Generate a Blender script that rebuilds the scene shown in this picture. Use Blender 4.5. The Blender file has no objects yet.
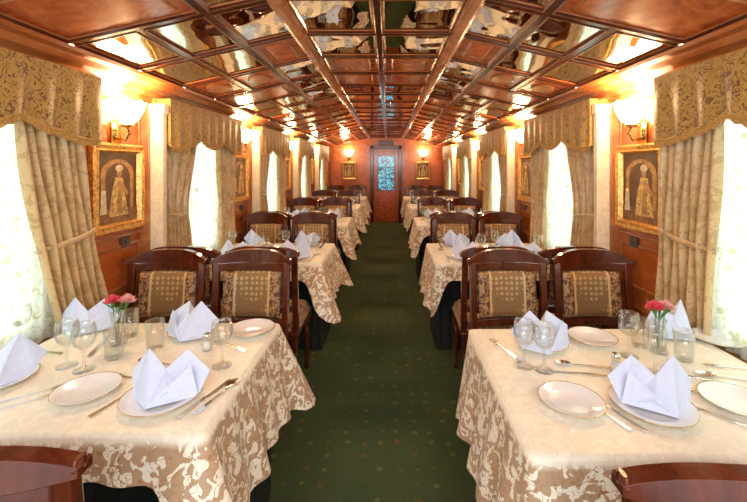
import bpy, math, random
from mathutils import Vector, Matrix
random.seed(7)
S=bpy.context.scene; COL=S.collection
S.view_settings.view_transform='Standard'
pi=math.pi; sin=math.sin; cos=math.cos

# ---------------- node helpers ----------------
def newmat(name):
    m=bpy.data.materials.new(name); m.use_nodes=True
    nt=m.node_tree; b=nt.nodes.get('Principled BSDF')
    return m,nt,b
def N(nt,t,**kw):
    n=nt.nodes.new(t)
    for k,v in kw.items():
        if k.startswith('i_'): n.inputs[k[2:].replace('_',' ')].default_value=v
        else: setattr(n,k,v)
    return n
def L(nt,a,b): nt.links.new(a,b)
def coords(nt,scale=(1,1,1),kind='Object',rot=(0,0,0)):
    tc=N(nt,'ShaderNodeTexCoord'); mp=N(nt,'ShaderNodeMapping')
    mp.inputs['Scale'].default_value=scale; mp.inputs['Rotation'].default_value=rot
    L(nt,tc.outputs[kind],mp.inputs['Vector']); return mp.outputs['Vector']
def ramp(nt,fac,stops):
    r=N(nt,'ShaderNodeValToRGB'); L(nt,fac,r.inputs['Fac'])
    e=r.color_ramp.elements
    while len(e)<len(stops): e.new(.5)
    for i,(p,c) in enumerate(stops): e[i].position=p; e[i].color=(*c,1)
    return r.outputs['Color']
def mixc(nt,fac,a,b):
    m=N(nt,'ShaderNodeMix',data_type='RGBA')
    if isinstance(fac,(int,float)): m.inputs[0].default_value=fac
    else: L(nt,fac,m.inputs[0])
    for i,c in ((6,a),(7,b)):
        if isinstance(c,tuple): m.inputs[i].default_value=(*c,1)
        else: L(nt,c,m.inputs[i])
    return m.outputs[2]
def math_(nt,op,a,b=None):
    m=N(nt,'ShaderNodeMath',operation=op)
    for i,c in ((0,a),(1,b)):
        if c is None: continue
        if isinstance(c,(int,float)): m.inputs[i].default_value=c
        else: L(nt,c,m.inputs[i])
    return m.outputs[0]
def noise(nt,vec,scale,detail=2,dist=0,rough=.5):
    n=N(nt,'ShaderNodeTexNoise'); L(nt,vec,n.inputs['Vector'])
    n.inputs['Scale'].default_value=scale; n.inputs['Detail'].default_value=detail
    n.inputs['Distortion'].default_value=dist; n.inputs['Roughness'].default_value=rough
    return n.outputs['Fac']
def bump(nt,b,h,strength=.3,dist=.01):
    bn=N(nt,'ShaderNodeBump'); bn.inputs['Strength'].default_value=strength; bn.inputs['Distance'].default_value=dist
    L(nt,h,bn.inputs['Height']); L(nt,bn.outputs['Normal'],b.inputs['Normal'])
def plain(name,c,rough=.5,metal=0,var=.12,scale=20,coat=0,sheen=0,bmp=0):
    m,nt,b=newmat(name); v=coords(nt)
    n=noise(nt,v,scale,3)
    d=tuple(x*(1-var) for x in c); l=tuple(min(1,x*(1+var)) for x in c)
    L(nt,ramp(nt,n,[(.3,d),(.7,l)]),b.inputs['Base Color'])
    b.inputs['Roughness'].default_value=rough; b.inputs['Metallic'].default_value=metal
    b.inputs['Coat Weight'].default_value=coat; b.inputs['Sheen Weight'].default_value=sheen
    if bmp: bump(nt,b,n,bmp,.004)
    return m
def wood(name,c1,c2,scale=(1,1,1),rough=.3,coat=.4,dist=2.5):
    m,nt,b=newmat(name); v=coords(nt,scale)
    n=noise(nt,v,3,6,dist,.6); n2=noise(nt,v,26,3,.5)
    c=ramp(nt,n,[(.3,c1),(.5,tuple((a+d)/2 for a,d in zip(c1,c2))),(.68,c2)])
    L(nt,mixc(nt,math_(nt,'MULTIPLY',n2,.35),c,tuple(x*.4 for x in c1)),b.inputs['Base Color'])
    b.inputs['Roughness'].default_value=rough; b.inputs['Coat Weight'].default_value=coat
    b.inputs['Coat Roughness'].default_value=.12
    return m
def emit(name,c,s):
    m,nt,b=newmat(name); v=coords(nt)
    n=noise(nt,v,4)
    L(nt,ramp(nt,n,[(.2,tuple(x*.92 for x in c)),(.8,c)]),b.inputs['Emission Color'])
    b.inputs['Base Color'].default_value=(*c,1); b.inputs['Emission Strength'].default_value=s
    return m
def damask(name,a,bc,scale=12,rough=.45,line=.5,dist=1.4,sheen=.2,zmask=False,lw=.012,fill=.8,wrinkle=0):
    m,nt,b=newmat(name); v=coords(nt)
    n=noise(nt,v,scale,1.5,dist)
    f=math_(nt,'GREATER_THAN',n,line)
    n2=noise(nt,v,scale*.9,1,dist*1.3)
    ln=math_(nt,'LESS_THAN',math_(nt,'ABSOLUTE',math_(nt,'SUBTRACT',n2,.5)),lw)
    f=math_(nt,'MAXIMUM',math_(nt,'MULTIPLY',f,fill),ln)
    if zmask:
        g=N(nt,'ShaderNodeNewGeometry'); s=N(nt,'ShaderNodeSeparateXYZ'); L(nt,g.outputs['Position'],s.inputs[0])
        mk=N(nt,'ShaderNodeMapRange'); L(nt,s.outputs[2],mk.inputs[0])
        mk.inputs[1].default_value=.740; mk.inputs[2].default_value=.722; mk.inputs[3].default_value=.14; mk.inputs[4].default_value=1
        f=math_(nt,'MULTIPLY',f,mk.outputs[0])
    L(nt,mixc(nt,f,a,bc),b.inputs['Base Color'])
    b.inputs['Roughness'].default_value=rough; b.inputs['Sheen Weight'].default_value=sheen
    if wrinkle:
        h=math_(nt,'ADD',math_(nt,'MULTIPLY',f,.12),noise(nt,v,5,2,1)); bump(nt,b,h,wrinkle,.02)
    else: bump(nt,b,f,.15,.002)
    return m

M={}
M['wood_wall']=wood('wall_mahogany',(.42,.085,.014),(.64,.19,.038),(1,.6,1),.26)
M['wood_dark']=wood('dark_mahogany',(.055,.008,.004),(.16,.030,.009),(2,2,1),.2,.7)
M['wood_red']=wood('beam_mahogany',(.050,.008,.004),(.13,.026,.009),(1,.5,1),.18,.7)
M['wood_burl']=wood('burl_veneer',(.34,.050,.012),(.68,.17,.040),(1.5,1.5,1.5),.18,.6,4)
M['wood_oval']=wood('oval_inlay',(.50,.18,.07),(.76,.36,.16),(2,2,2),.22,.5,3)
M['wood_mold']=wood('moulding_wood',(.30,.085,.022),(.55,.21,.07),(1,1,1),.2,.6)
M['cornice']=wood('cornice_wood',(.36,.085,.020),(.58,.20,.055),(1,.4,1),.2,.6)
M['brass']=plain('brass',(.75,.5,.18),.25,1)
M['gilt']=plain('gilt_frame',(.68,.40,.12),.35,.7,.45,60,bmp=.6)
M['silver']=plain('silver_cutlery',(.8,.78,.74),.16,1,.04)
M['china']=plain('white_china',(.84,.85,.86),.12,0,.02,coat=.5)
M['rim']=plain('gold_rim',(.66,.52,.30),.25,.6,.05)
M['napkin']=plain('napkin_linen',(.66,.74,.94),.75,0,.03,90,sheen=.1,bmp=.2)
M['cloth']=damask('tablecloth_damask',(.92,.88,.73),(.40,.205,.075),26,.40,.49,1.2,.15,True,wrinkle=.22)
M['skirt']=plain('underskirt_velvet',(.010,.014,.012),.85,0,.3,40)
M['drape']=damask('drape_satin',(.62,.44,.21),(.46,.30,.12),14,.32,.56,1.2,.3)
M['valance']=damask('valance_embroidery',(.42,.26,.055),(.15,.045,.012),17,.5,.72,2.6,.2,lw=.034,fill=1)
M['fringe']=plain('fringe_gold',(.50,.29,.08),.6,0,.4,150,bmp=.6)
M['cream']=damask('cream_pilaster',(.82,.72,.52),(.74,.62,.42),20,.3)
M['sconce']=emit('sconce_glass',(1,.80,.5),18)
M['cove']=emit('cove_strip',(1,.70,.36),24)
M['pane']=emit('daylight_pane',(.88,1,.97),1.7)
M['petal_red']=plain('petal_red',(.80,.09,.13),.6,0,.3,80)
M['petal_pink']=plain('petal_pink',(.92,.42,.42),.6,0,.3,80)
M['leaf']=plain('stem_green',(.06,.22,.04),.5,0,.3)
M['plastic']=plain('switch_plastic',(.08,.05,.04),.4)
M['p_sky']=plain('paint_dark_ochre',(.10,.045,.015),.4,0,.5,12)
M['p_arch']=plain('paint_arch',(.36,.20,.07),.4,0,.5,30)
M['p_robe']=plain('paint_robe',(.52,.36,.12),.4,0,.6,50)
M['p_robe2']=plain('paint_robe_brown',(.22,.10,.04),.4,0,.5,40)
M['p_skin']=plain('paint_skin',(.40,.22,.11),.5,0,.2)
M['p_white']=plain('paint_white',(.60,.52,.34),.5,0,.3,40)
# stained door glass
m,nt,b=newmat('door_stained_glass'); v=coords(nt,(1,.01,1))
n=noise(nt,v,9,1,1.8)
c=ramp(nt,n,[(.34,(.12,.03,.03)),(.42,(.02,.12,.24)),(.50,(.03,.30,.50)),(.58,(.25,.62,.75)),(.66,(.05,.22,.20))])
L(nt,c,b.inputs['Base Color']); L(nt,c,b.inputs['Emission Color']); b.inputs['Emission Strength'].default_value=.8
b.inputs['Roughness'].default_value=.1; M['door_glass']=m
# mirror
m,nt,b=newmat('ceiling_mirror'); v=coords(nt); n=noise(nt,v,2)
L(nt,ramp(nt,n,[(.3,(.84,.85,.80)),(.7,(.93,.93,.88))]),b.inputs['Base Color'])
b.inputs['Metallic'].default_value=1; b.inputs['Roughness'].default_value=.02
bump(nt,b,n,.4,.03); M['mirror']=m
# carpet
m,nt,b=newmat('green_carpet'); v=coords(nt,(1,1,1))
n=noise(nt,v,180,2); nb=noise(nt,v,5,3)
base=ramp(nt,n,[(.3,(.015,.040,.012)),(.7,(.062,.112,.038))])
vo=N(nt,'ShaderNodeTexVoronoi'); vo.inputs['Scale'].default_value=11; vo.inputs['Randomness'].default_value=.25
L(nt,v,vo.inputs['Vector'])
dot=math_(nt,'LESS_THAN',vo.outputs['Distance'],.17)
dc=ramp(nt,noise(nt,v,9,0),[(.42,(.24,.07,.02)),(.58,(.26,.22,.06))])
c=mixc(nt,math_(nt,'MULTIPLY',dot,.45),base,dc)
c=mixc(nt,math_(nt,'MULTIPLY',nb,.45),c,(.065,.085,.026))
L(nt,c,b.inputs['Base Color']); b.inputs['Roughness'].default_value=.95; bump(nt,b,n,.6,.006); M['carpet']=m
# brocade
m,nt,b=newmat('brocade'); v=coords(nt)
sp=N(nt,'ShaderNodeSeparateXYZ'); L(nt,v,sp.inputs[0]); ax=math_(nt,'ABSOLUTE',sp.outputs[0])
n=noise(nt,v,42,1.5,1.5); vo=N(nt,'ShaderNodeTexVoronoi'); vo.inputs['Scale'].default_value=34; vo.inputs['Randomness'].default_value=.15; L(nt,v,vo.inputs['Vector'])
cen=mixc(nt,math_(nt,'MULTIPLY',math_(nt,'LESS_THAN',vo.outputs['Distance'],.36),.75),(.27,.15,.055),(.60,.40,.15))
bor=mixc(nt,math_(nt,'GREATER_THAN',n,.50),(.12,.040,.020),(.45,.26,.10))
c=mixc(nt,math_(nt,'GREATER_THAN',ax,.098),cen,bor)
ln=math_(nt,'LESS_THAN',math_(nt,'ABSOLUTE',math_(nt,'SUBTRACT',ax,.098)),.006)
c=mixc(nt,ln,c,(.66,.46,.20))
L(nt,c,b.inputs['Base Color']); b.inputs['Roughness'].default_value=.5; b.inputs['Sheen Weight'].default_value=.2; M['brocade']=m
# glass (cheap)
m,nt,b=newmat('clear_glass'); out=nt.nodes['Material Output']
tr=N(nt,'ShaderNodeBsdfTransparent'); gl=N(nt,'ShaderNodeBsdfGlossy'); gl.inputs['Roughness'].default_value=.03
lw=N(nt,'ShaderNodeLayerWeight'); lw.inputs['Blend'].default_value=.28
tr.inputs['Color'].default_value=(.98,.99,.98,1)
nz=noise(nt,coords(nt),5); f=math_(nt,'ADD',math_(nt,'MULTIPLY',lw.outputs['Facing'],.6),math_(nt,'MULTIPLY',nz,.1))
mx=N(nt,'ShaderNodeMixShader'); L(nt,f,mx.inputs[0]); L(nt,tr.outputs[0],mx.inputs[1]); L(nt,gl.outputs[0],mx.inputs[2])
L(nt,mx.outputs[0],out.inputs['Surface']); M['glass']=m
# sheer lace
m,nt,b=newmat('sheer_lace'); out=nt.nodes['Material Output']; v=coords(nt)
vo=N(nt,'ShaderNodeTexVoronoi'); vo.inputs['Scale'].default_value=14; L(nt,v,vo.inputs['Vector'])
fl=math_(nt,'LESS_THAN',vo.outputs['Distance'],.22)
n=noise(nt,v,14,1,1.5); ln=math_(nt,'LESS_THAN',math_(nt,'ABSOLUTE',math_(nt,'SUBTRACT',n,.5)),.018)
pt=math_(nt,'MAXIMUM',fl,ln)
tr=N(nt,'ShaderNodeBsdfTransparent'); tl=N(nt,'ShaderNodeBsdfTranslucent'); df=N(nt,'ShaderNodeBsdfDiffuse')
col=mixc(nt,pt,(.90,.95,.90),(.58,.58,.40)); L(nt,col,tl.inputs['Color']); L(nt,col,df.inputs['Color'])
m1=N(nt,'ShaderNodeMixShader'); m1.inputs[0].default_value=.35; L(nt,tl.outputs[0],m1.inputs[1]); L(nt,df.outputs[0],m1.inputs[2])
m2=N(nt,'ShaderNodeMixShader'); L(nt,ramp(nt,pt,[(0,(.75,.75,.75)),(1,(.95,.95,.95))]),m2.inputs[0])
L(nt,tr.outputs[0],m2.inputs[1]); L(nt,m1.outputs[0],m2.inputs[2]); L(nt,m2.outputs[0],out.inputs['Surface']); M['sheer']=m

# ---------------- mesh helpers ----------------
class MB:
    def __init__(s): s.v=[];s.f=[];s.m=[]
    def add(s,vs,fs,mi=0):
        o=len(s.v); s.v+= [tuple(p) for p in vs]
        for f in fs: s.f.append(tuple(i+o for i in f)); s.m.append(mi)
    def box(s,x0,x1,y0,y1,z0,z1,mi=0):
        s.add([(x0,y0,z0),(x1,y0,z0),(x1,y1,z0),(x0,y1,z0),(x0,y0,z1),(x1,y0,z1),(x1,y1,z1),(x0,y1,z1)],
              [(3,2,1,0),(4,5,6,7),(0,1,5,4),(1,2,6,5),(2,3,7,6),(3,0,4,7)],mi)
    def lathe(s,prof,n=24,mi=0,c=(0,0,0),sx=1,sy=1,mis=None,a0=0,a1=2*pi):
        full=abs(a1-a0-2*pi)<1e-6; k=n if full else n+1
        vs=[]
        for r,z in prof:
            for i in range(k):
                a=a0+(a1-a0)*i/n; vs.append((c[0]+r*cos(a)*sx,c[1]+r*sin(a)*sy,c[2]+z))
        o=len(s.v); s.v+=vs
        for j in range(len(prof)-1):
            for i in range(n):
                i2=(i+1)%k
                s.f.append((o+j*k+i,o+j*k+i2,o+(j+1)*k+i2,o+(j+1)*k+i)); s.m.append(mis[j] if mis else mi)
    def tube(s,path,rad,n=8,mi=0):
        P=[Vector(p) for p in path]; vs=[]
        for i,p in enumerate(P):
            t=(P[min(i+1,len(P)-1)]-P[max(i-1,0)]).normalized()
            u=t.cross(Vector((0,0,1)))
            if u.length<1e-3: u=t.cross(Vector((0,1,0)))
            u.normalize(); w=t.cross(u); r=rad[i] if isinstance(rad,(list,tuple)) else rad
            for k in range(n):
                a=2*pi*k/n; vs.append(p+u*r*cos(a)+w*r*sin(a))
        fs=[(i*n+k,i*n+(k+1)%n,(i+1)*n+(k+1)%n,(i+1)*n+k) for i in range(len(P)-1) for k in range(n)]
        fs.append(tuple(range(n-1,-1,-1))); fs.append(tuple((len(P)-1)*n+k for k in range(n)))
        s.add(vs,fs,mi)
    def slab(s,x0,x1,yf,z0f,z1f,t,mi=0,n=14):
        vs=[]
        for i in range(n+1):
            x=x0+(x1-x0)*i/n; y=yf(x); za=z0f(x); zb=z1f(x)
            vs+=[(x,y-t/2,za),(x,y+t/2,za),(x,y+t/2,zb),(x,y-t/2,zb)]
        fs=[(i*4+k,i*4+(k+1)%4,(i+1)*4+(k+1)%4,(i+1)*4+k) for i in range(n) for k in range(4)]
        fs+=[(3,2,1,0),(n*4,n*4+1,n*4+2,n*4+3)]
        s.add(vs,fs,mi)
    def grid(s,fn,nu,nv,mi=0):
        vs=[fn(u/nu,v/nv) for v in range(nv+1) for u in range(nu+1)]
        s.add(vs,[(v*(nu+1)+u,v*(nu+1)+u+1,(v+1)*(nu+1)+u+1,(v+1)*(nu+1)+u) for v in range(nv) for u in range(nu)],mi)
    def poly(s,pts,z0,z1,mi=0):
        n=len(pts)
        s.add([(x,y,z0) for x,y in pts]+[(x,y,z1) for x,y in pts],
              [tuple(range(n-1,-1,-1)),tuple(range(n,2*n))]+[(i,(i+1)%n,n+(i+1)%n,n+i) for i in range(n)],mi)
    def obj(s,name,mats,smooth=False,parent=None,loc=(0,0,0),bevel=0,solid=0,subd=0):
        me=bpy.data.meshes.new(name); me.from_pydata(s.v,[],s.f); me.update()
        for k in (mats if isinstance(mats,(list,tuple)) else [mats]): me.materials.append(M[k])
        for p,mi in zip(me.polygons,s.m): p.material_index=mi; p.use_smooth=smooth
        o=bpy.data.objects.new(name,me); COL.objects.link(o); o.location=loc
        if parent: o.parent=parent
        if solid: q=o.modifiers.new('s','SOLIDIFY'); q.thickness=solid; q.offset=0
        if bevel: q=o.modifiers.new('b','BEVEL'); q.width=bevel; q.segments=2; q.limit_method='ANGLE'
        if subd: q=o.modifiers.new('d','SUBSURF'); q.levels=subd; q.render_levels=subd
        return o
def empty(name,loc=(0,0,0)):
    o=bpy.data.objects.new(name,None); o.empty_display_size=.1; COL.objects.link(o); o.location=loc; return o
def tag(o,label,cat,group=None):
    o['label']=label; o['category']=cat
    if group: o['group']=group
    return o
def struct(o): o['kind']='structure'; return o
def copy_thing(src,loc,rz=0,scale=None):
    c=src.copy(); COL.objects.link(c); c.location=loc; c.rotation_euler=(0,0,rz)
    if scale: c.scale=scale
    for ch in src.children:
        d=ch.copy(); COL.objects.link(d); d.parent=c
        for g in ch.children:
            e=g.copy(); COL.objects.link(e); e.parent=d
    return c
def drop_proto(o):
    for ch in list(o.children):
        for g in list(ch.children): bpy.data.objects.remove(g)
        bpy.data.objects.remove(ch)
    bpy.data.objects.remove(o)

# ---------------- room ----------------
Y0,Y1=-.64,10.2; W=1.5; PITCH=1.85
WC=[1.30+PITCH*k for k in range(5)]
b=MB(); b.box(-1.6,1.6,Y0,Y1+.1,-.05,0); struct(b.obj('floor','carpet'))
for s,nm in ((-1,'left'),(1,'right')):
    b=MB(); xa,xb=sorted((s*W,s*(W+.08)))
    b.box(xa,xb,Y0,Y1,0,.72); b.box(xa,xb,Y0,Y1,1.78,2.12)
    edges=[Y0]+[e for c in WC for e in (c-.5,c+.5)]+[Y1]
    for i in range(0,len(edges),2): b.box(xa,xb,edges[i],edges[i+1],.72,1.78)
    struct(b.obj('wall_'+nm,'wood_wall'))
    b=MB()
    def frame(y0,y1,z0,z1,t=.02):
        x0,x1=sorted((s*(W-.012),s*W))
        b.box(x0,x1,y0,y1,z0,z0+t); b.box(x0,x1,y0,y1,z1-t,z1)
        b.box(x0,x1,y0,y0+t,z0+t,z1-t); b.box(x0,x1,y1-t,y1,z0+t,z1-t)
    for c in WC:
        frame(c-.44,c+.44,.14,.62); frame(c+.58,c+1.2,.14,.66); frame(c+.62,c+1.16,.76,1.02)
        frame(c+.62,c+1.16,1.06,1.88)
    struct(b.obj('trim_1' if s<0 else 'trim_2','wood_mold',bevel=.004))
    b=MB(); x0,x1=sorted((s*(W-.02),s*W)); b.box(x0,x1,Y0,Y1,0,.1); struct(b.obj('baseboard_'+nm,'wood_dark',bevel=.005))
    b=MB()
    for c in WC:
        x0,x1=sorted((s*(W-.03),s*(W+.03))); b.box(x0,x1,c-.55,c+.55,.665,.695)
    struct(b.obj('trim_3' if s<0 else 'trim_4','wood_mold',bevel=.005))
    b=MB(); prof=[(1.5,1.865),(1.47,1.87),(1.455,1.90),(1.43,1.905),(1.41,1.935),(1.36,1.945),(1.33,1.965),(1.29,1.97),(1.275,1.982),(1.29,1.986),(1.33,1.976),(1.5,1.976)]
    vs=[(s*x,y,z) for y in (Y0,Y1) for x,z in prof]; n=len(prof)
    b.add(vs,[(i,i+1,n+i+1,n+i) for i in range(n-1)]); struct(b.obj('trim_5' if s<0 else 'trim_6','cornice'))
    b=MB(); x0,x1=sorted((s*1.312,s*1.292)); b.box(x0,x1,Y0,Y1-.02,1.984,1.992)
    struct(b.obj('trim_7' if s<0 else 'trim_8','cove'))
    for k,c in enumerate(WC):
        b=MB(); xo=s*(W+.06)
        b.add([(xo,c-.5,.72),(xo,c+.5,.72),(xo,c+.5,1.78),(xo,c-.5,1.78)],[(0,1,2,3)],0)
        x0,x1=sorted((s*(W+.02),s*(W+.055)))
        for a,d in ((c-.5,c-.45),(c+.45,c+.5),(c-.02,c+.02)): b.box(x0,x1,a,d,.72,1.78,1)
        b.box(x0,x1,c-.45,c+.45,.72,.77,1); b.box(x0,x1,c-.45,c+.45,1.73,1.78,1)
        struct(b.obj('window_%d'%(k+1+(5 if s>0 else 0)),['pane','cream']))
b=MB(); b.box(-1.58,-.33,Y1,Y1+.08,0,2.3); b.box(.33,1.58,Y1,Y1+.08,0,2.3); b.box(-.33,.33,Y1,Y1+.08,1.9,2.3)
struct(b.obj('wall_back','wood_wall'))
b=MB()
for x0,x1 in ((-1.45,-.92),(-.88,-.42),(.42,.88),(.92,1.45)):
    for z0,z1 in ((.1,.8),(.86,1.82),(1.88,2.0)):
        y0,y1=Y1-.015,Y1
        b.box(x0,x1,y0,y1,z0,z0+.03);b.box(x0,x1,y0,y1,z1-.03,z1);b.box(x0,x0+.03,y0,y1,z0+.03,z1-.03);b.box(x1-.03,x1,y0,y1,z0+.03,z1-.03)
struct(b.obj('trim_9','wood_mold'))
b=MB(); b.box(-.40,-.32,Y1-.04,Y1+.02,0,1.97); b.box(.32,.40,Y1-.04,Y1+.02,0,1.97); b.box(-.40,.40,Y1-.04,Y1+.02,1.90,1.98)
b.box(-.2,.2,Y1-.05,Y1-.02,2.0,2.1); struct(b.obj('trim_10','wood_red',bevel=.006))
b=MB()
b.box(-.32,-.22,Y1,Y1+.04,0,1.9); b.box(.22,.32,Y1,Y1+.04,0,1.9); b.box(-.22,.22,Y1,Y1+.04,1.72,1.9); b.box(-.22,.22,Y1,Y1+.04,0,.82)
b.box(-.17,.17,Y1-.012,Y1,.12,.7,0)
d1=struct(b.obj('door_1','wood_burl',bevel=.004))
b=MB(); b.add([(-.22,Y1+.03,.82),(.22,Y1+.03,.82),(.22,Y1+.03,1.72),(-.22,Y1+.03,1.72)],[(0,1,2,3)]); g=b.obj('door_glass','door_glass',parent=d1)
b=MB()
for x in (-.22,-.008,.205): b.box(x,x+.015,Y1+.005,Y1+.028,.82,1.72)
for z in (.82,1.12,1.42,1.705): b.box(-.22,.22,Y1+.004,Y1+.027,z,z+.015)
b.obj('glazing_bars','wood_dark',parent=d1)
b=MB(); b.tube([(.265,Y1-.03,.95),(.265,Y1-.03,1.12)],.008); b.box(.258,.272,Y1-.03,Y1,.96,.975); b.box(.258,.272,Y1-.03,Y1,1.095,1.11); b.obj('door_handle','brass',parent=d1)

# ---------------- ceiling ----------------
def zc(x):
    a=abs(x); return 2.20 if a<=.42 else 2.20-.200*(a-.42)/.88
b=MB()
def cell(x0,x1,y0,y1,mi,oval=False):
    def ring(ix,iy,dz): return [(x,y,zc(x)+dz) for x,y in ((x0+ix,y0+iy),(x1-ix,y0+iy),(x1-ix,y1-iy),(x0+ix,y1-iy))]
    R=[ring(0,0,-.012),ring(.015,.015,-.012),ring(.018,.018,-.016),ring(.023,.023,-.016),ring(.030,.030,-.006),ring(.034,.034,-.002)]
    mm=[0,0,1,0,1]
    for k in range(5):
        vs=R[k]+R[k+1]; b.add(vs,[(i,4+i,4+(i+1)%4,(i+1)%4) for i in range(4)],mm[k])
    b.add(R[5],[(3,2,1,0)],mi)
    cx,cy=(x0+x1)/2,(y0+y1)/2
    if mi==2 and not oval:
        q=.075; r1=[(x,y,zc(x)-.002) for x,y in ((x0+q,y0+q),(x1-q,y0+q),(x1-q,y1-q),(x0+q,y1-q))]
        q=.085; r2=[(x,y,zc(x)-.010) for x,y in ((x0+q,y0+q),(x1-q,y0+q),(x1-q,y1-q),(x0+q,y1-q))]
        b.add(r1+r2,[(i,4+i,4+(i+1)%4,(i+1)%4) for i in range(4)],1); b.add(r2,[(3,2,1,0)],2)
    if oval:
        rx,ry=(x1-x0)*.27,(y1-y0)*.26; n=28
        for f0,f1,z0,z1,m_ in ((1.0,.86,-.004,-.012,1),(.86,0,-.011,-.010,3)):
            o=[(cx+rx*f0*cos(2*pi*i/n),cy+ry*f0*sin(2*pi*i/n)) for i in range(n)]
            i_=[(cx+rx*f1*cos(2*pi*i/n),cy+ry*f1*sin(2*pi*i/n)) for i in range(n)]
            if f1: b.add([(x,y,zc(x)+z0) for x,y in o]+[(x,y,zc(x)+z1) for x,y in i_],[(i,n+i,n+(i+1)%n,(i+1)%n) for i in range(n)],m_)
            else: b.add([(x,y,zc(x)+z0) for x,y in o],[tuple(range(n-1,-1,-1))],m_)
j=0; y=Y0
while y<Y1-.05:
    ye=min(y+PITCH/4,Y1); t=j%4
    # 0 beam,1 mould,2 burl,3 oval,4 mirror
    for x0,x1 in ((-.40,0),(0,.40)): cell(x0,x1,y,ye,4 if t in(1,2) else 2)
    for s in (-1,1):
        def C(a,c,mi,ov=False):
            x0,x1=sorted((s*a,s*c)); cell(x0,x1,y,ye,mi,ov)
        if t==0: C(.44,.72,4); C(.72,1.31,2)
        elif t==1: C(.44,.72,4); C(.72,1.01,4); C(1.01,1.31,4)
        elif t==2: C(.44,.72,2); C(.72,1.01,4); C(1.01,1.31,4)
        else: C(.44,.72,4); C(.72,1.01,2,True); C(1.01,1.31,2,True)
    y=ye; j+=1
for s in(-1,1):
    b.add([(s*1.31,Y0,zc(1.31)-.012),(s*1.31,Y0,2.05),(s*1.58,Y0,2.05),(s*1.58,Y1,2.05),(s*1.31,Y1,2.05),(s*1.31,Y1,zc(1.31)-.012)],[(0,1,4,5),(1,2,3,4)],0)
cl=b.obj('ceiling',['wood_red','wood_mold','wood_burl','wood_oval','mirror']); struct(cl)
k=11
for s in(-1,1):
    b=MB(); pr=[(.385,2.19),(.39,2.160),(.405,2.148),(.43,2.146),(.452,2.158),(.458,2.185)]
    n=len(pr); vs=[(s*x,y,z) for y in (Y0,Y1) for x,z in pr]
    b.add(vs,[(i,i+1,n+i+1,n+i) for i in range(n-1)]); struct(b.obj('trim_%d'%k,'wood_mold')); k+=1

# ---------------- curtains etc ----------------
def drape(s,ya,yb,outer,cov,label,skew=0):
    inner=ya if abs(yb-outer)<abs(ya-outer) else yb
    ztop,zbot=1.80,.70
    def wf(v):
        if v<.62: q=v/.62; return 1-cov*(q*q*(3-2*q))
        q=(v-.62)/.38; return (1-cov)+cov*.45*q
    nf=7
    b=MB()
    def fn(u,v):
        w=wf(v); y=outer+skew*v*v+(inner-outer)*w*u
        amp=.024*(.7+.4*v)
        x=1.415+amp*sin(2*pi*nf*u+.6*sin(4*v))*(1 if w>.6 else .8)+.006*sin(23*u+9*v)
        z=ztop+(zbot-ztop)*v - .02*u*(v)
        return (s*x,y,z)
    b.grid(fn,84,26); o=b.obj('curtain','drape',smooth=True,solid=.003)
    tag(o,label,'curtain','gold satin window drapes')
    v=.62; w=wf(v); z=ztop+(zbot-ztop)*v; b=MB()
    yo=outer+skew*v*v; yi=yo+(inner-outer)*w*1.03
    b.grid(lambda u,q:(s*(1.415-.036*sin(pi*u)) ,yo+(yi-yo)*u,z-.012+.024*q+.04*(1-u)),12,2)
    b.obj('tieback','drape',smooth=True,parent=o,solid=.006)
gv='gold embroidered window valances'
for s in(-1,1):
    for i,c in enumerate(WC):
        b=MB(); b.grid(lambda u,v:(s*(1.465+.008*sin(2*pi*16*u)),c-.57+1.14*u,1.82-(1.11)*v),130,4)
        o=b.obj('sheer_curtain','sheer',smooth=True); tag(o,'white floral lace sheer curtain across a bright window','sheer curtain','white lace sheers')
        lab='gold beige satin drape pulled back beside lace-covered window'
        if i==0:
            if s<0: drape(s,c+.24,c+.60,c+.60,.12,lab,.20)
            else: drape(s,c+.30,c+.68,c+.68,.10,lab,.04)
        else:
            drape(s,c+.20,c+.60,c+.60,.22,lab)
            drape(s,c-.60,c-.14,c-.60,.28,lab)
        v0=empty('valance',(0,0,0)); 
        tag(v0,'scalloped gold valance with brown vine embroidery above window','valance',gv)
        b=MB()
        H=.62
        def bot(u):
            a=abs(2*u-1)
            return 1.685-.06*abs(sin(pi*3.0*u))**.8-.08*max(0,(a-.62)/.38)**1.2
        def fv(u,v):
            y=c-H+2*H*u; x=1.345+.010*sin(2*pi*9*u)*v
            return (s*x,y,1.905+(bot(u)-1.905)*v)
        b.grid(fv,96,6)
        for e in (-1,1):
            ye=c+e*H; zb=bot(0)
            b.add([(s*1.345,ye,1.905),(s*1.49,ye,1.905),(s*1.49,ye,zb),(s*1.345,ye,zb)],[(0,1,2,3)])
        p=b.obj('valance_fabric','valance',smooth=False,parent=v0,solid=.006)
        b=MB(); path=[(s*1.342,c-H+2*H*u/96,bot(u/96)) for u in range(97)]; b.tube(path,.007,6)
        b.grid(lambda u,v:(s*1.342,c-H+2*H*u,bot(u)-.028*v-.004*sin(160*u)*v),120,1)
        b.obj('valance_fringe','fringe',parent=v0)
        if i>0:
            b=MB(); b.box(*sorted((s*1.355,s*1.435)),c-.685,c-.64,.70,1.86,0)
            b.box(*sorted((s*1.345,s*1.445)),c-.69,c-.635,.70,.76,0); b.box(*sorted((s*1.345,s*1.445)),c-.69,c-.635,1.80,1.862,0)
            b.box(*sorted((s*1.436,s*1.498)),c-.69,c-.635,.66,1.862,1)
            struct(b.obj('trim_%d'%(20+i+(5 if s>0 else 0)),['cream','wood_mold'],bevel=.004))

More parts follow.
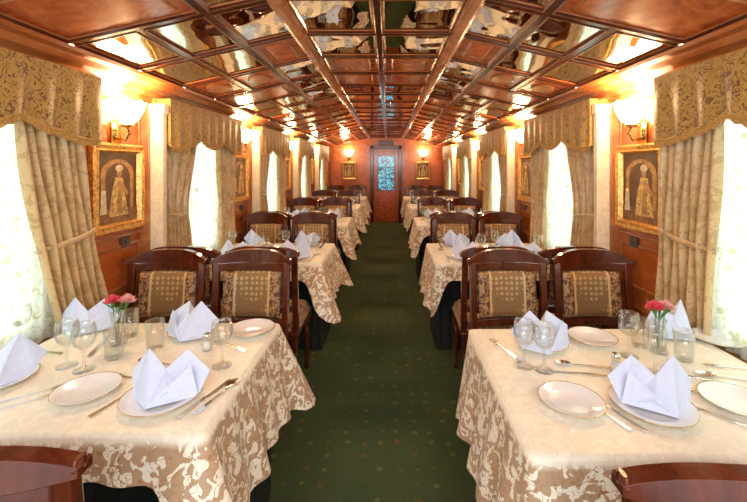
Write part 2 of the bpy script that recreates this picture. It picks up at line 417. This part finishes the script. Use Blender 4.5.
# ---------------- pictures & sconces ----------------
def picture(w,h,variant):
    root=empty('framed_painting')
    b=MB()
    prof=[(0,0),(0,.028),(.012,.034),(.03,.022),(.04,.030),(.05,.012),(.055,.004)]
    for (i1,d1_),(i2,d2_) in zip(prof,prof[1:]):
        def rg(i,d): return [(-w/2+i,-d,-h/2+i),(w/2-i,-d,-h/2+i),(w/2-i,-d,h/2-i),(-w/2+i,-d,h/2-i)]
        b.add(rg(i1,d1_)+rg(i2,d2_),[(k,(k+1)%4,4+(k+1)%4,4+k) for k in range(4)])
    b.obj('frame','gilt',parent=root)
    b=MB(); a=w/2-.05; q=h/2-.05
    b.add([(-a,-.005,-q),(a,-.005,-q),(a,-.005,q),(-a,-.005,q)],[(0,1,2,3)],0)
    def pl(pts,mi,d): b.add([(x,-d,z) for x,z in pts],[tuple(range(len(pts)))],mi)
    def el(cx,cz,rx,rz,mi,d,n=16): pl([(cx+rx*cos(2*pi*i/n),cz+rz*sin(2*pi*i/n)) for i in range(n)],mi,d)
    pl([(-a*.8,-q*.6),(a*.8,-q*.6),(a*.8,q*.4)]+[(a*.8*cos(t),q*.4+q*.42*sin(t)) for t in [pi*i/10 for i in range(1,10)]]+[(-a*.8,q*.4)],1,.006)
    pl([(-a*.6,-q*.6),(a*.6,-q*.6),(a*.6,q*.3)]+[(a*.6*cos(t),q*.3+q*.4*sin(t)) for t in [pi*i/10 for i in range(1,10)]]+[(-a*.6,q*.3)],0,.007)
    pl([(-a,-q),(a,-q),(a,-q*.6),(-a,-q*.55)],3,.0075)
    d=variant
    pl([(-a*.45+d,-q*.8),(a*.5+d,-q*.8),(a*.34+d,-q*.2),(a*.22+d,q*.28),(-a*.14+d,q*.30),(-a*.30+d,-q*.1)],2,.008)
    pl([(-a*.1+d,-q*.75),(a*.2+d,-q*.75),(a*.15+d,q*.2),(0+d,q*.2)],1,.0085)
    el(a*.03+d,q*.42,a*.13,q*.13,4,.009); el(a*.03+d,q*.56,a*.19,q*.10,5,.0095)
    pl([(a*.2+d,q*.15),(a*.5+d,-q*.15),(a*.44+d,-q*.25),(a*.12+d,0)],4,.009)
    pl([(-a*.85,-q*.7),(-a*.55,-q*.7),(-a*.6,-q*.05),(-a*.8,-q*.05)],5,.0088)
    b.obj('painting',['p_sky','p_arch','p_robe','p_robe2','p_skin','p_white'],parent=root)
    return root
def sconce():
    root=empty('wall_sconce')
    bb=MB(); bb.box(-.035,.035,-.014,0,-.12,.0); bb.tube([(0,-.01,-.09),(0,-.06,-.10),(0,-.085,-.06),(0,-.07,-.02)],.009)
    bb.lathe([(.0,-.03),(.03,-.025),(.04,-.012),(.0,-.008)],18,c=(0,-.07,0))
    bb.obj('bracket','brass',True,parent=root)
    b=MB()
    n=24; prof=[(.03,-.012),(.07,.02),(.10,.06),(.125,.12),(.12,.118),(.095,.06),(.065,.024),(.0,-.006)]
    vs=[]
    for r,z in prof:
        for i in range(n):
            a=2*pi*i/n; f=1+.05*cos(8*a); vs.append((r*f*cos(a),-.07+min(.062,r*f*.62*sin(a)),z+.006*cos(8*a)*(r>.07)))
    b.add(vs,[(j*n+i,j*n+(i+1)%n,(j+1)*n+(i+1)%n,(j+1)*n+i) for j in range(len(prof)-1) for i in range(n)])
    b.obj('lamp_shade','sconce',True,parent=root)
    return root
pics=[picture(.44,.50,0),picture(.44,.50,.03),picture(.44,.50,-.025)]
sc=sconce()
def lamp(x,y,z,e,r=.05,c=(1,.66,.34)):
    ld=bpy.data.lights.new('sconce_bulb','POINT'); ld.energy=e; ld.shadow_soft_size=r; ld.color=c
    o=bpy.data.objects.new('sconce_bulb',ld); COL.objects.link(o); o.location=(x,y,z); return o
PC=[c+.955 for c in WC]
for s in(-1,1):
    for i,p in enumerate(PC[:4]):
        rz=-s*pi/2
        o=copy_thing(pics[(i+(s>0))%3],(s*1.497,p,1.35),rz)
        tag(o,'gilt framed painting of robed seated figure on wood wall','framed painting','gilt framed paintings')
        o=copy_thing(sc,(s*1.497,p-.02,1.72),rz); tag(o,'glowing frosted glass shell sconce with brass bracket','wall sconce','glowing shell sconces')
        lamp(s*1.34,p-.02,1.85,19)
        b=MB(); x0,x1=sorted((s*1.48,s*1.499)); b.box(x0,x1,p+.02,p+.09,1.0,1.06); b.box(*sorted((s*1.474,s*1.48)),p+.045,p+.065,1.02,1.04)
        if i<2: o=b.obj('light_switch','plastic',bevel=.002); tag(o,'small dark light switch box under painting','light switch','light switches')
for x in(-.95,.95):
    o=copy_thing(pics[0],(x,Y1-.016,1.34),0,(.8,1,.9)); tag(o,'small gilt framed painting on end wall beside door','framed painting','gilt framed paintings')
    o=copy_thing(sc,(x,Y1-.018,1.72),0); tag(o,'glowing frosted glass shell sconce on end wall','wall sconce','glowing shell sconces')
    lamp(x,Y1-.2,1.85,15)
for p in pics: drop_proto(p)
drop_proto(sc)

# ---------------- chair ----------------
def chair():
    r=empty('dining_chair')
    yb=lambda h:-.225-.055*(h-.45)/.5
    def yf(h): return lambda x: yb(h)+1.15*x*x
    b=MB(); b.box(-.222,.222,-.20,.225,.39,.43); b.obj('seat_frame','wood_dark',parent=r,bevel=.008)
    b=MB(); b.grid(lambda u,v:(-.220+.440*u,-.19+.412*v,.43+.075*min(1,min(u,1-u,v,1-v)*9)**.5+.008*sin(pi*u)*sin(pi*v)),20,20)
    b.obj('seat','brocade',True,parent=r)
    for sx in(-1,1):
        b=MB(); b.lathe([(.0,0),(.014,0),(.016,.03),(.012,.05),(.020,.22),(.024,.30),(.016,.315),(.026,.33),(.026,.40),(0,.40)],14)
        b.obj('leg','wood_dark',True,parent=r,loc=(sx*.192,.195,0))
        b=MB(); x=sx*.195; vs=[]
        for z,y,h in ((0,-.285,.014),(.15,-.24,.016),(.30,-.20,.019),(.42,-.19,.021)):
            vs+=[(x-h,y-h,z),(x+h,y-h,z),(x+h,y+h,z),(x-h,y+h,z)]
        b.add(vs,[(k*4+i,k*4+(i+1)%4,k*4+4+(i+1)%4,k*4+4+i) for k in range(3) for i in range(4)]+[(3,2,1,0),(12,13,14,15)])
        b.obj('leg','wood_dark',parent=r,bevel=.004)
    b=MB()
    for sx in(-1,1):
        vs=[]
        for z in (.40,.52,.66,.80,.92):
            y=yb(z)+1.15*.042; h=.019; x=sx*.202
            if z==.40: y=-.185
            vs+=[(x-h,y-h*.8,z),(x+h,y-h*.8,z),(x+h,y+h*.8,z),(x-h,y+h*.8,z)]
        b.add(vs,[(k*4+i,k*4+(i+1)%4,k*4+4+(i+1)%4,k*4+4+i) for k in range(4) for i in range(4)]+[(3,2,1,0),(16,17,18,19)])
    b.slab(-.19,.19,yf(.58),lambda x:.555,lambda x:.60,.028)
    b.slab(-.19,.19,yf(.88),lambda x:.865,lambda x:.915,.026)
    o=b.obj('backrest','wood_dark',parent=r,bevel=.005)
    b=MB(); b.slab(-.232,.232,yf(.96),lambda x:.914-.006*(x/.25)**2,lambda x:.985-.07*(abs(x)/.25)**3,.038,n=20)
    for sx in(-1,1): b.lathe([(0,-.016),(.006,-.016),(.009,0),(.006,.016),(0,.016)],12,c=(sx*.224,yf(.96)(.225),.925),sy=2.4)
    b.obj('crest_rail','wood_dark',parent=o,bevel=.010)
    b=MB()
    def pf(sg):
        def f(u,v):
            x=-.165+.33*u; z=.605+.255*v; e=min(1,min(u,1-u,v,1-v)*10)**.5
            return (x,yf(z)(x)+sg*(.006+.022*e),z)
        return f
    b.grid(pf(1),16,14); b.grid(pf(-1),16,14)
    b.obj('backrest_panel','brocade',True,parent=o)
    return r
ch=chair()
TY=[1.44+PITCH*k for k in range(5)]
for s in(-1,1):
    for i,ty in enumerate(TY):
        rows=[]
        xs=(.735,1.225)
        for jx,x in enumerate(xs):
            jit=random.uniform(-.006,.006)
            if i==0:
                if jx==0: rows.append((x-(-.01 if s<0 else .05),.955 if s<0 else .915,0.0))
            else: rows.append((x+jit,ty-.60,random.uniform(-.015,.015)))
            rows.append((x-jit,TY[i]+.61,pi+random.uniform(-.015,.015)))
        for x,y,rz in rows:
            o=copy_thing(ch,(s*x,y,0),rz)
            tag(o,'dark mahogany chair with gold brocade seat and upholstered back panel','chair','mahogany dining chairs')
drop_proto(ch)

# ---------------- tables ----------------
def tablecloth(x0,x1,y0,y1,s,zt=.755,seed=0,flare=.09):
    rnd=random.Random(seed); per=[]; st=.02; R=.025
    def line(a,bv,nrm,tagv):
        d=(Vector(bv)-Vector(a)).length; k=max(2,int(d/st))
        for i in range(k): 
            p=Vector(a).lerp(Vector(bv),i/k); per.append((p,Vector(nrm),tagv))
    def arc(c,a0,tagv):
        for i in range(6):
            a=a0+pi/2*i/6; nn=Vector((cos(a),sin(a))); per.append((Vector(c)+nn*R,nn,tagv))
    al='aisle' if s<0 else 'wall'; wl='wall' if s<0 else 'aisle'
    line((x0+R,y0),(x1-R,y0),(0,-1),'near'); arc((x1-R,y0+R),-pi/2,'c'+al)
    line((x1,y0+R),(x1,y1-R),(1,0),al); arc((x1-R,y1-R),0,'c'+al)
    line((x1-R,y1),(x0+R,y1),(0,1),'far'); arc((x0+R,y1-R),pi/2,'c'+wl)
    line((x0,y1-R),(x0,y0+R),(-1,0),wl); arc((x0+R,y0+R),pi,'c'+wl)
    D={'near':.12,'far':.13,'aisle':.34,'wall':.045,'caisle':.42,'cwall':.06}
    drop=[D[t] for _,_,t in per]; fl=[{'aisle':.06,'caisle':flare,'near':.012,'far':.015,'wall':.01,'cwall':.01}[t] for _,_,t in per]
    n=len(per)
    for _ in range(8):
        drop=[(drop[i-1]+drop[i]+drop[(i+1)%n])/3 for i in range(n)]
        fl=[(fl[i-1]+fl[i]+fl[(i+1)%n])/3 for i in range(n)]
    ph=rnd.uniform(0,6)
    NR=16; b=MB(); vs=[]
    for r in range(NR+1):
        for i,(p,nn,t) in enumerate(per):
            if r==0: vs.append((p.x-nn.x*.01,p.y-nn.y*.01,zt)); continue
            q2=(r-1)/(NR-1); arcl=i*st
            w=sin(arcl*2*pi/.15+ph)*.6+sin(arcl*2*pi/.27+ph*2)*.5
            off=.004+fl[i]*q2+.13*w*drop[i]*q2*.55
            off=max(off,.004)
            vs.append((p.x+nn.x*off,p.y+nn.y*off,zt-.004-(drop[i]+.01*w*drop[i])*q2))
    b.add(vs,[(r*n+i,(r+1)*n+i,(r+1)*n+(i+1)%n,r*n+(i+1)%n) for r in range(NR) for i in range(n)])
    b.add([vs[i] for i in range(n)],[tuple(range(n))])
    o=b.obj('tablecloth','cloth',smooth=True)
    o.data.polygons[-1].use_smooth=False
    return o
def table(x0,x1,y0,y1,s):
    r=empty('dining_table',((x0+x1)/2,(y0+y1)/2,0)); cx,cy=r.location.x,r.location.y
    b=MB(); b.box(x0-cx,x1-cx,y0-cy,y1-cy,.72,.748); b.obj('tabletop','wood_dark',parent=r,bevel=.006)
    b=MB()
    xa,xb,ya,yb_=x0-cx+.03,x1-cx-.03,y0-cy+.24,y1-cy-.03
    pts=[]
    def seg(a,c,nn):
        k=int((Vector(c)-Vector(a)).length/.012)
        for i in range(k):
            p=Vector(a).lerp(Vector(c),i/k); w=.008*sin(i*1.1); pts.append((p.x+nn[0]*w,p.y+nn[1]*w))
    seg((xa,ya),(xb,ya),(0,-1)); seg((xb,ya),(xb,yb_),(1,0)); seg((xb,yb_),(xa,yb_),(0,1)); seg((xa,yb_),(xa,ya),(-1,0))
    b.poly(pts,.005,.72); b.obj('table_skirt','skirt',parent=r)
    return r
TB=[]
for s in(-1,1):
    for i,ty in enumerate(TY):
        if i==0 and s>0: y0,y1=.985,1.75
        else: y0,y1=ty-.375,ty+.375
        xi,xo=(.45,1.36) if s<0 else (.41,1.36)
        x0,x1=sorted((s*xi,s*xo)); TB.append((s,i,x0,x1,y0,y1))
        t=table(x0,x1,y0,y1,s); tag(t,'rectangular dining table with dark velvet underskirt','dining table','rectangular dining tables')
        c=tablecloth(x0-.002,x1+.002,y0-.002,y1+.002,s,seed=i*2+(s>0),flare=.19 if s<0 else .045)
        tag(c,'cream damask tablecloth draped over dining table','tablecloth','cream damask tablecloths')
ZT=.7555
# ---------------- tableware protos ----------------
def p_plate(R=.115):
    b=MB(); prof=[(0,.004),(R*.45,.004),(R*.55,.0),(R*.58,.0),(R*.62,.005),(R*.98,.015),(R,.0165),(R,.0185),(R*.97,.018),(R*.90,.0165),(R*.66,.0095),(R*.60,.0075),(0,.0075)]
    mis=[0]*12; mis[6]=1; mis[7]=1
    b.lathe(prof,40,mis=mis); return b.obj('plate',['china','rim'],True)
def p_goblet():
    b=MB(); b.lathe([(0,0),(.034,0),(.034,.003),(.012,.008),(.005,.014),(.0045,.065),(.012,.075),(.030,.092),(.037,.115),(.037,.14),(.032,.165),(.0305,.165),(.0355,.14),(.0355,.116),(.028,.095),(.01,.080),(0,.079)],22)
    return b.obj('wine_glass','glass',True)
def p_tumbler():
    b=MB(); b.lathe([(0,0),(.026,0),(.030,.004),(.035,.11),(.033,.11),(.029,.012),(0,.010)],22); return b.obj('tumbler','glass',True)
def p_napkin(k):
    # folded linen: a crisp pocket with two standing peaks and side wings
    b=MB()
    def tri(p,q,r,sag,n=6):
        P,Q,R_=Vector(p),Vector(q),Vector(r); nrm=(Q-P).cross(R_-P).normalized(); vs=[];idx={}
        for i in range(n+1):
            for j in range(n+1-i):
                a=i/n; c=j/n; d=1-a-c; idx[(i,j)]=len(vs); vs.append(P*d+Q*a+R_*c+nrm*sag*27*a*c*d)
        fs=[]
        for i in range(n):
            for j in range(n-i):
                fs.append((idx[(i,j)],idx[(i+1,j)],idx[(i,j+1)]))
                if i+j<n-1: fs.append((idx[(i+1,j)],idx[(i+1,j+1)],idx[(i,j+1)]))
        b.add(vs,fs)
    m=1 if k==0 else -1
    def X(p): return (p[0]*m,p[1],p[2])
    A,B,C,D=X((-.080,-.015,0)),X((-.015,-.075,0)),X((.095,-.02,0)),X((.0,.06,0))
    P,Q=X((-.045,.0,.125)),X((.045,.035,.105)); V=X((.005,-.012,.072)); W1,W2=X((-.105,.025,.050)),X((.115,.015,.055))
    F=X((.03,-.055,.03))
    tri(A,B,P,.004); tri(B,V,P,-.003); tri(B,F,V,.002); tri(F,C,V,.002); tri(C,Q,V,-.004); tri(V,Q,D,0); tri(V,D,P,0); tri(D,A,P,.004); tri(C,D,Q,.004)
    tri(A,P,W1,-.004); tri(D,W1,A,.0); tri(C,W2,Q,-.003); tri(C,D,W2,.0)
    tri(X((-.02,-.078,.002)),X((.098,-.024,.004)),X((.075,-.015,.085)),.004)
    o=b.obj('napkin','napkin',False,solid=.0025)
    return o
def p_knife():
    b=MB(); b.poly([(-.006,-.11),(.006,-.11),(.008,-.08),(.005,0),(-.005,0),(-.008,-.08)],0,.005)
    b.poly([(-.005,0),(.007,0),(.011,.03),(.010,.08),(.002,.115),(-.005,.10)],.001,.003); return b.obj('table_knife','silver',bevel=.001)
def p_fork():
    b=MB(); b.poly([(-.008,-.10),(.008,-.10),(.006,-.06),(.0035,.03),(-.0035,.03),(-.006,-.06)],0,.003)
    b.poly([(-.0035,.03),(.0035,.03),(.012,.05),(.012,.062),(-.012,.062),(-.012,.05)],.001,.004)
    for x in(-.0105,-.0035,.0035,.0105): b.poly([(x-.0016,.062),(x+.0016,.062),(x+.001,.10),(x-.001,.10)],.002,.004)
    return b.obj('table_fork','silver')
def p_spoon():
    b=MB(); b.poly([(-.008,-.10),(.008,-.10),(.006,-.06),(.003,.04),(-.003,.04),(-.006,-.06)],.001,.004)
    b.lathe([(0,.0),(.012,.001),(.019,.005),(.020,.007),(.018,.006),(.010,.003),(0,.002)],18,c=(0,.065,0),sx=1,sy=1.5)
    return b.obj('table_spoon','silver')
def p_shaker():
    r=empty('salt_shaker'); b=MB(); b.lathe([(0,0),(.018,0),(.020,.01),(.014,.045),(.013,.05)],16); b.obj('shaker_body','glass',True,parent=r)
    b=MB(); b.lathe([(.014,.049),(.015,.055),(.012,.066),(0,.070)],16); b.obj('shaker_cap','silver',True,parent=r)
    b=MB(); b.lathe([(0,.002),(.015,.003),(.0125,.035),(0,.036)],12); b.obj('salt','china',True,parent=r); return r
def p_vase():
    b=MB(); b.lathe([(0,0),(.03,0),(.032,.006),(.024,.03),(.017,.07),(.018,.10),(.026,.128),(.024,.128),(.016,.10),(.014,.07),(.02,.032),(.024,.012),(0,.011)],20); return b.obj('flower_vase','glass',True)
def p_carn(mat):
    r=empty('carnation'); b=MB(); b.tube([(0,0,0),(.002,0,.05),(0,.001,.10),(.004,0,.15)],.002,6); 
    b.tube([(.003,0,.135),(.004,0,.155)],[.005,.009],8); b.obj('stem','leaf',True,parent=r)
    b=MB(); rd=random.Random(3)
    for ring,(rr,zz,np) in enumerate(((.030,.160,9),(.024,.170,8),(.016,.178,7),(.008,.184,5))):
        for k in range(np):
            a=2*pi*k/np+ring; w=.5*2*pi/np*1.5; vs=[(0.004,0,.152)]
            for q in range(5):
                aa=a-w+2*w*q/4; r2=rr*(1+.13*(q%2)); vs.append((.004+r2*cos(aa),r2*sin(aa),zz+.005*(q%2)+rd.uniform(-.002,.002)))
            b.add(vs,[(0,q,q+1) for q in range(1,5)])
    b.obj('bloom',mat,parent=r); return r
def p_leafspray():
    r=MB()
    for a in range(7):
        an=a*.9; dx,dy=cos(an),sin(an)
        r.add([(0,0,.10),(dx*.03-dy*.006,dy*.03+dx*.006,.135),(dx*.06,dy*.06,.15+.01*(a%3)),(dx*.03+dy*.006,dy*.03-dx*.006,.135)],[(0,1,2,3)])
    r.tube([(0,0,.0),(0,0,.11)],.0015,5); return r.obj('greenery','leaf')
PL=p_plate(); PS=p_plate(.095); PG=p_goblet(); PT=p_tumbler(); PN=[p_napkin(0),p_napkin(1)]
PK=p_knife(); PF=p_fork(); PP=p_spoon(); PSH=p_shaker(); PV=p_vase(); PC1=p_carn('petal_red'); PC2=p_carn('petal_pink'); PLS=p_leafspray()
def put(src,x,y,z=ZT,rz=0,label='',cat='',grp=None,sc_=None):
    o=copy_thing(src,(x,y,z),rz,sc_); tag(o,label,cat,grp); return o
def plate(x,y,small=False): return put(PS if small else PL,x,y,ZT,0,'round white china plate with thin gold rim','plate','white china plates')
def napkin(x,y,k=0,rz=0,onplate=True,sc_=(1.12,1.12,1.12)): return put(PN[k],x,y,ZT+(.0095 if onplate else .002),rz,'white linen napkin folded into standing peaks','napkin','folded white napkins',sc_)
def goblet(x,y): return put(PG,x,y,ZT,0,'empty clear stemmed wine glass on table','wine glass','clear wine glasses')
def tumbler(x,y): return put(PT,x,y,ZT,0,'empty clear straight tumbler on table','tumbler','clear tumblers')
def knife(x,y,rz): return put(PK,x,y,ZT,rz,'polished silver table knife beside plate','knife','silver cutlery')
def fork(x,y,rz): return put(PF,x,y,ZT,rz,'polished silver fork beside plate','fork','silver cutlery')
def spoon(x,y,rz): return put(PP,x,y,ZT,rz,'polished silver spoon beside plate','spoon','silver cutlery')
def P2(px,py,z=.7555):  # table-plane coordinates measured from the photograph
    y=(1.48-z)*395/(py-165); return ((px-388)*y/395+.05,y)
def flowers(x,y):
    put(PV,x,y,ZT,0,'small clear glass bud vase holding carnations','vase','glass bud vases')
    o=put(PC1,x-.006,y,ZT+.014,.3,'red carnation with green stem in bud vase','carnation','carnations'); o.rotation_euler=(0.0,-.12,.3)
    o=put(PC2,x+.006,y-.002,ZT+.014,1.2,'pink carnation with green stem in bud vase','carnation','carnations'); o.rotation_euler=(0,.14,.4)
    put(PLS,x,y+.002,ZT+.02,0,'sprig of green leaves in bud vase','greenery','greenery sprigs')
def at(fn,px,py,*a): x,y=P2(px,py); return fn(x,y,*a)
for px,py,sm in ((87,393,1),(162,399,0),(252,331,1),(-5,382,0),(192,333,1)): at(plate,px,py,bool(sm))
for px,py,k,rz,on in ((166,396,0,.05,True),(192,335,1,-.3,True),(0,380,1,.4,True),(88,329,0,.2,False)): 
    x,y=P2(px,py); napkin(x,y,k,rz,on)
for px,py in ((67,366),(84,370),(222,366),(20,345)): at(goblet,px,py)
for px,py in ((130,336),(155,348),(114,358)): at(tumbler,px,py)
x,y=P2(118,346); flowers(x-.012,y+.02)
x,y=P2(207,350); put(PSH,x,y,ZT,0,'glass salt shaker with silver cap','salt shaker','salt shakers')
for fn,px,py,rz in ((fork,36,394,-.9),(fork,22,404,-.9),(knife,206,398,-.3),(spoon,219,396,-.3),(fork,122,398,-.3),(knife,228,345,1.0),(spoon,40,352,1.4),(fork,130,378,1.35),(spoon,160,364,1.3),(knife,100,345,.3)):
    x,y=P2(px,py); fn(x,y,rz)
for px,py,sm in ((571,404,1),(592,340,1),(736,404,1),(718,341,1),(652,408,0),(543,345,1)): at(plate,px,py,bool(sm))
for px,py,k,rz,on in ((655,404,1,-.1,True),(541,347,0,.2,True),(672,334,1,.3,False)):
    x,y=P2(px,py); napkin(x,y,k,rz,on)
for px,py in ((524,366),(544,370),(655,374),(629,356)): at(goblet,px,py)
for px,py in ((684,360),(640,346)): at(tumbler,px,py)
x,y=P2(662,354); flowers(x,y+.015)
x,y=P2(616,372); put(PSH,x,y,ZT,0,'glass salt shaker with silver cap','salt shaker','salt shakers')
for fn,px,py,rz in ((fork,600,410,.35),(fork,614,411,.35),(knife,700,410,.75),(spoon,708,398,.75),(knife,574,374,1.45),(spoon,582,366,1.4),(knife,695,378,1.2),(spoon,728,378,1.3),(fork,505,350,.3),(fork,735,368,1.4)):
    x,y=P2(px,py); fn(x,y,rz)
for s,i,x0,x1,y0,y1 in TB:
    if i==0: continue
    cx=(x0+x1)/2; cy=(y0+y1)/2; rd=random.Random(i*7+s)
    for dx in(-.23,.23):
        for dy in(-1,1):
            x=cx+dx; y=cy+dy*.235
            plate(x,y); napkin(x,y,rd.randint(0,1),rd.uniform(-.6,.6)+(pi if dy>0 else 0))
            if i<4: goblet(x+.15*(-dy),y-dy*.14)
            if i==1:
                fork(x-.135,y,0 if dy<0 else pi); knife(x+.135,y,0 if dy<0 else pi)
    if i<3:
        tumbler(cx-.07,cy+.02); put(PSH,cx+.08,cy,ZT,0,'glass salt shaker with silver cap','salt shaker','salt shakers')
for p in [PL,PS,PG,PT,PK,PF,PP,PSH,PV,PC1,PC2,PLS]+PN: drop_proto(p)

# ---------------- lights ----------------
w=bpy.data.worlds.new('world'); S.world=w; w.use_nodes=True
bg=w.node_tree.nodes['Background']; bg.inputs['Color'].default_value=(.98,.97,.96,1); bg.inputs['Strength'].default_value=1.25
def area(loc,rot,sx,sy,e,c):
    ld=bpy.data.lights.new('fill_light','AREA'); ld.shape='RECTANGLE'; ld.size=sx; ld.size_y=sy; ld.energy=e; ld.color=c
    o=bpy.data.objects.new('fill_light',ld); COL.objects.link(o); o.location=loc; o.rotation_euler=rot
area((0,-.5,1.75),(math.radians(72),0,0),2.0,.5,32,(.98,.97,.98))  # soft fill added behind the camera, not a fixture of the car

cd=bpy.data.cameras.new('camera'); cam=bpy.data.objects.new('camera',cd); COL.objects.link(cam)
cam.location=(.05,0,1.48); cam.rotation_euler=(pi/2,0,0)
cd.sensor_width=36; cd.lens=395/747*36; cd.shift_x=-14.5/747; cd.shift_y=-86/747; cd.clip_start=.05
S.camera=cam
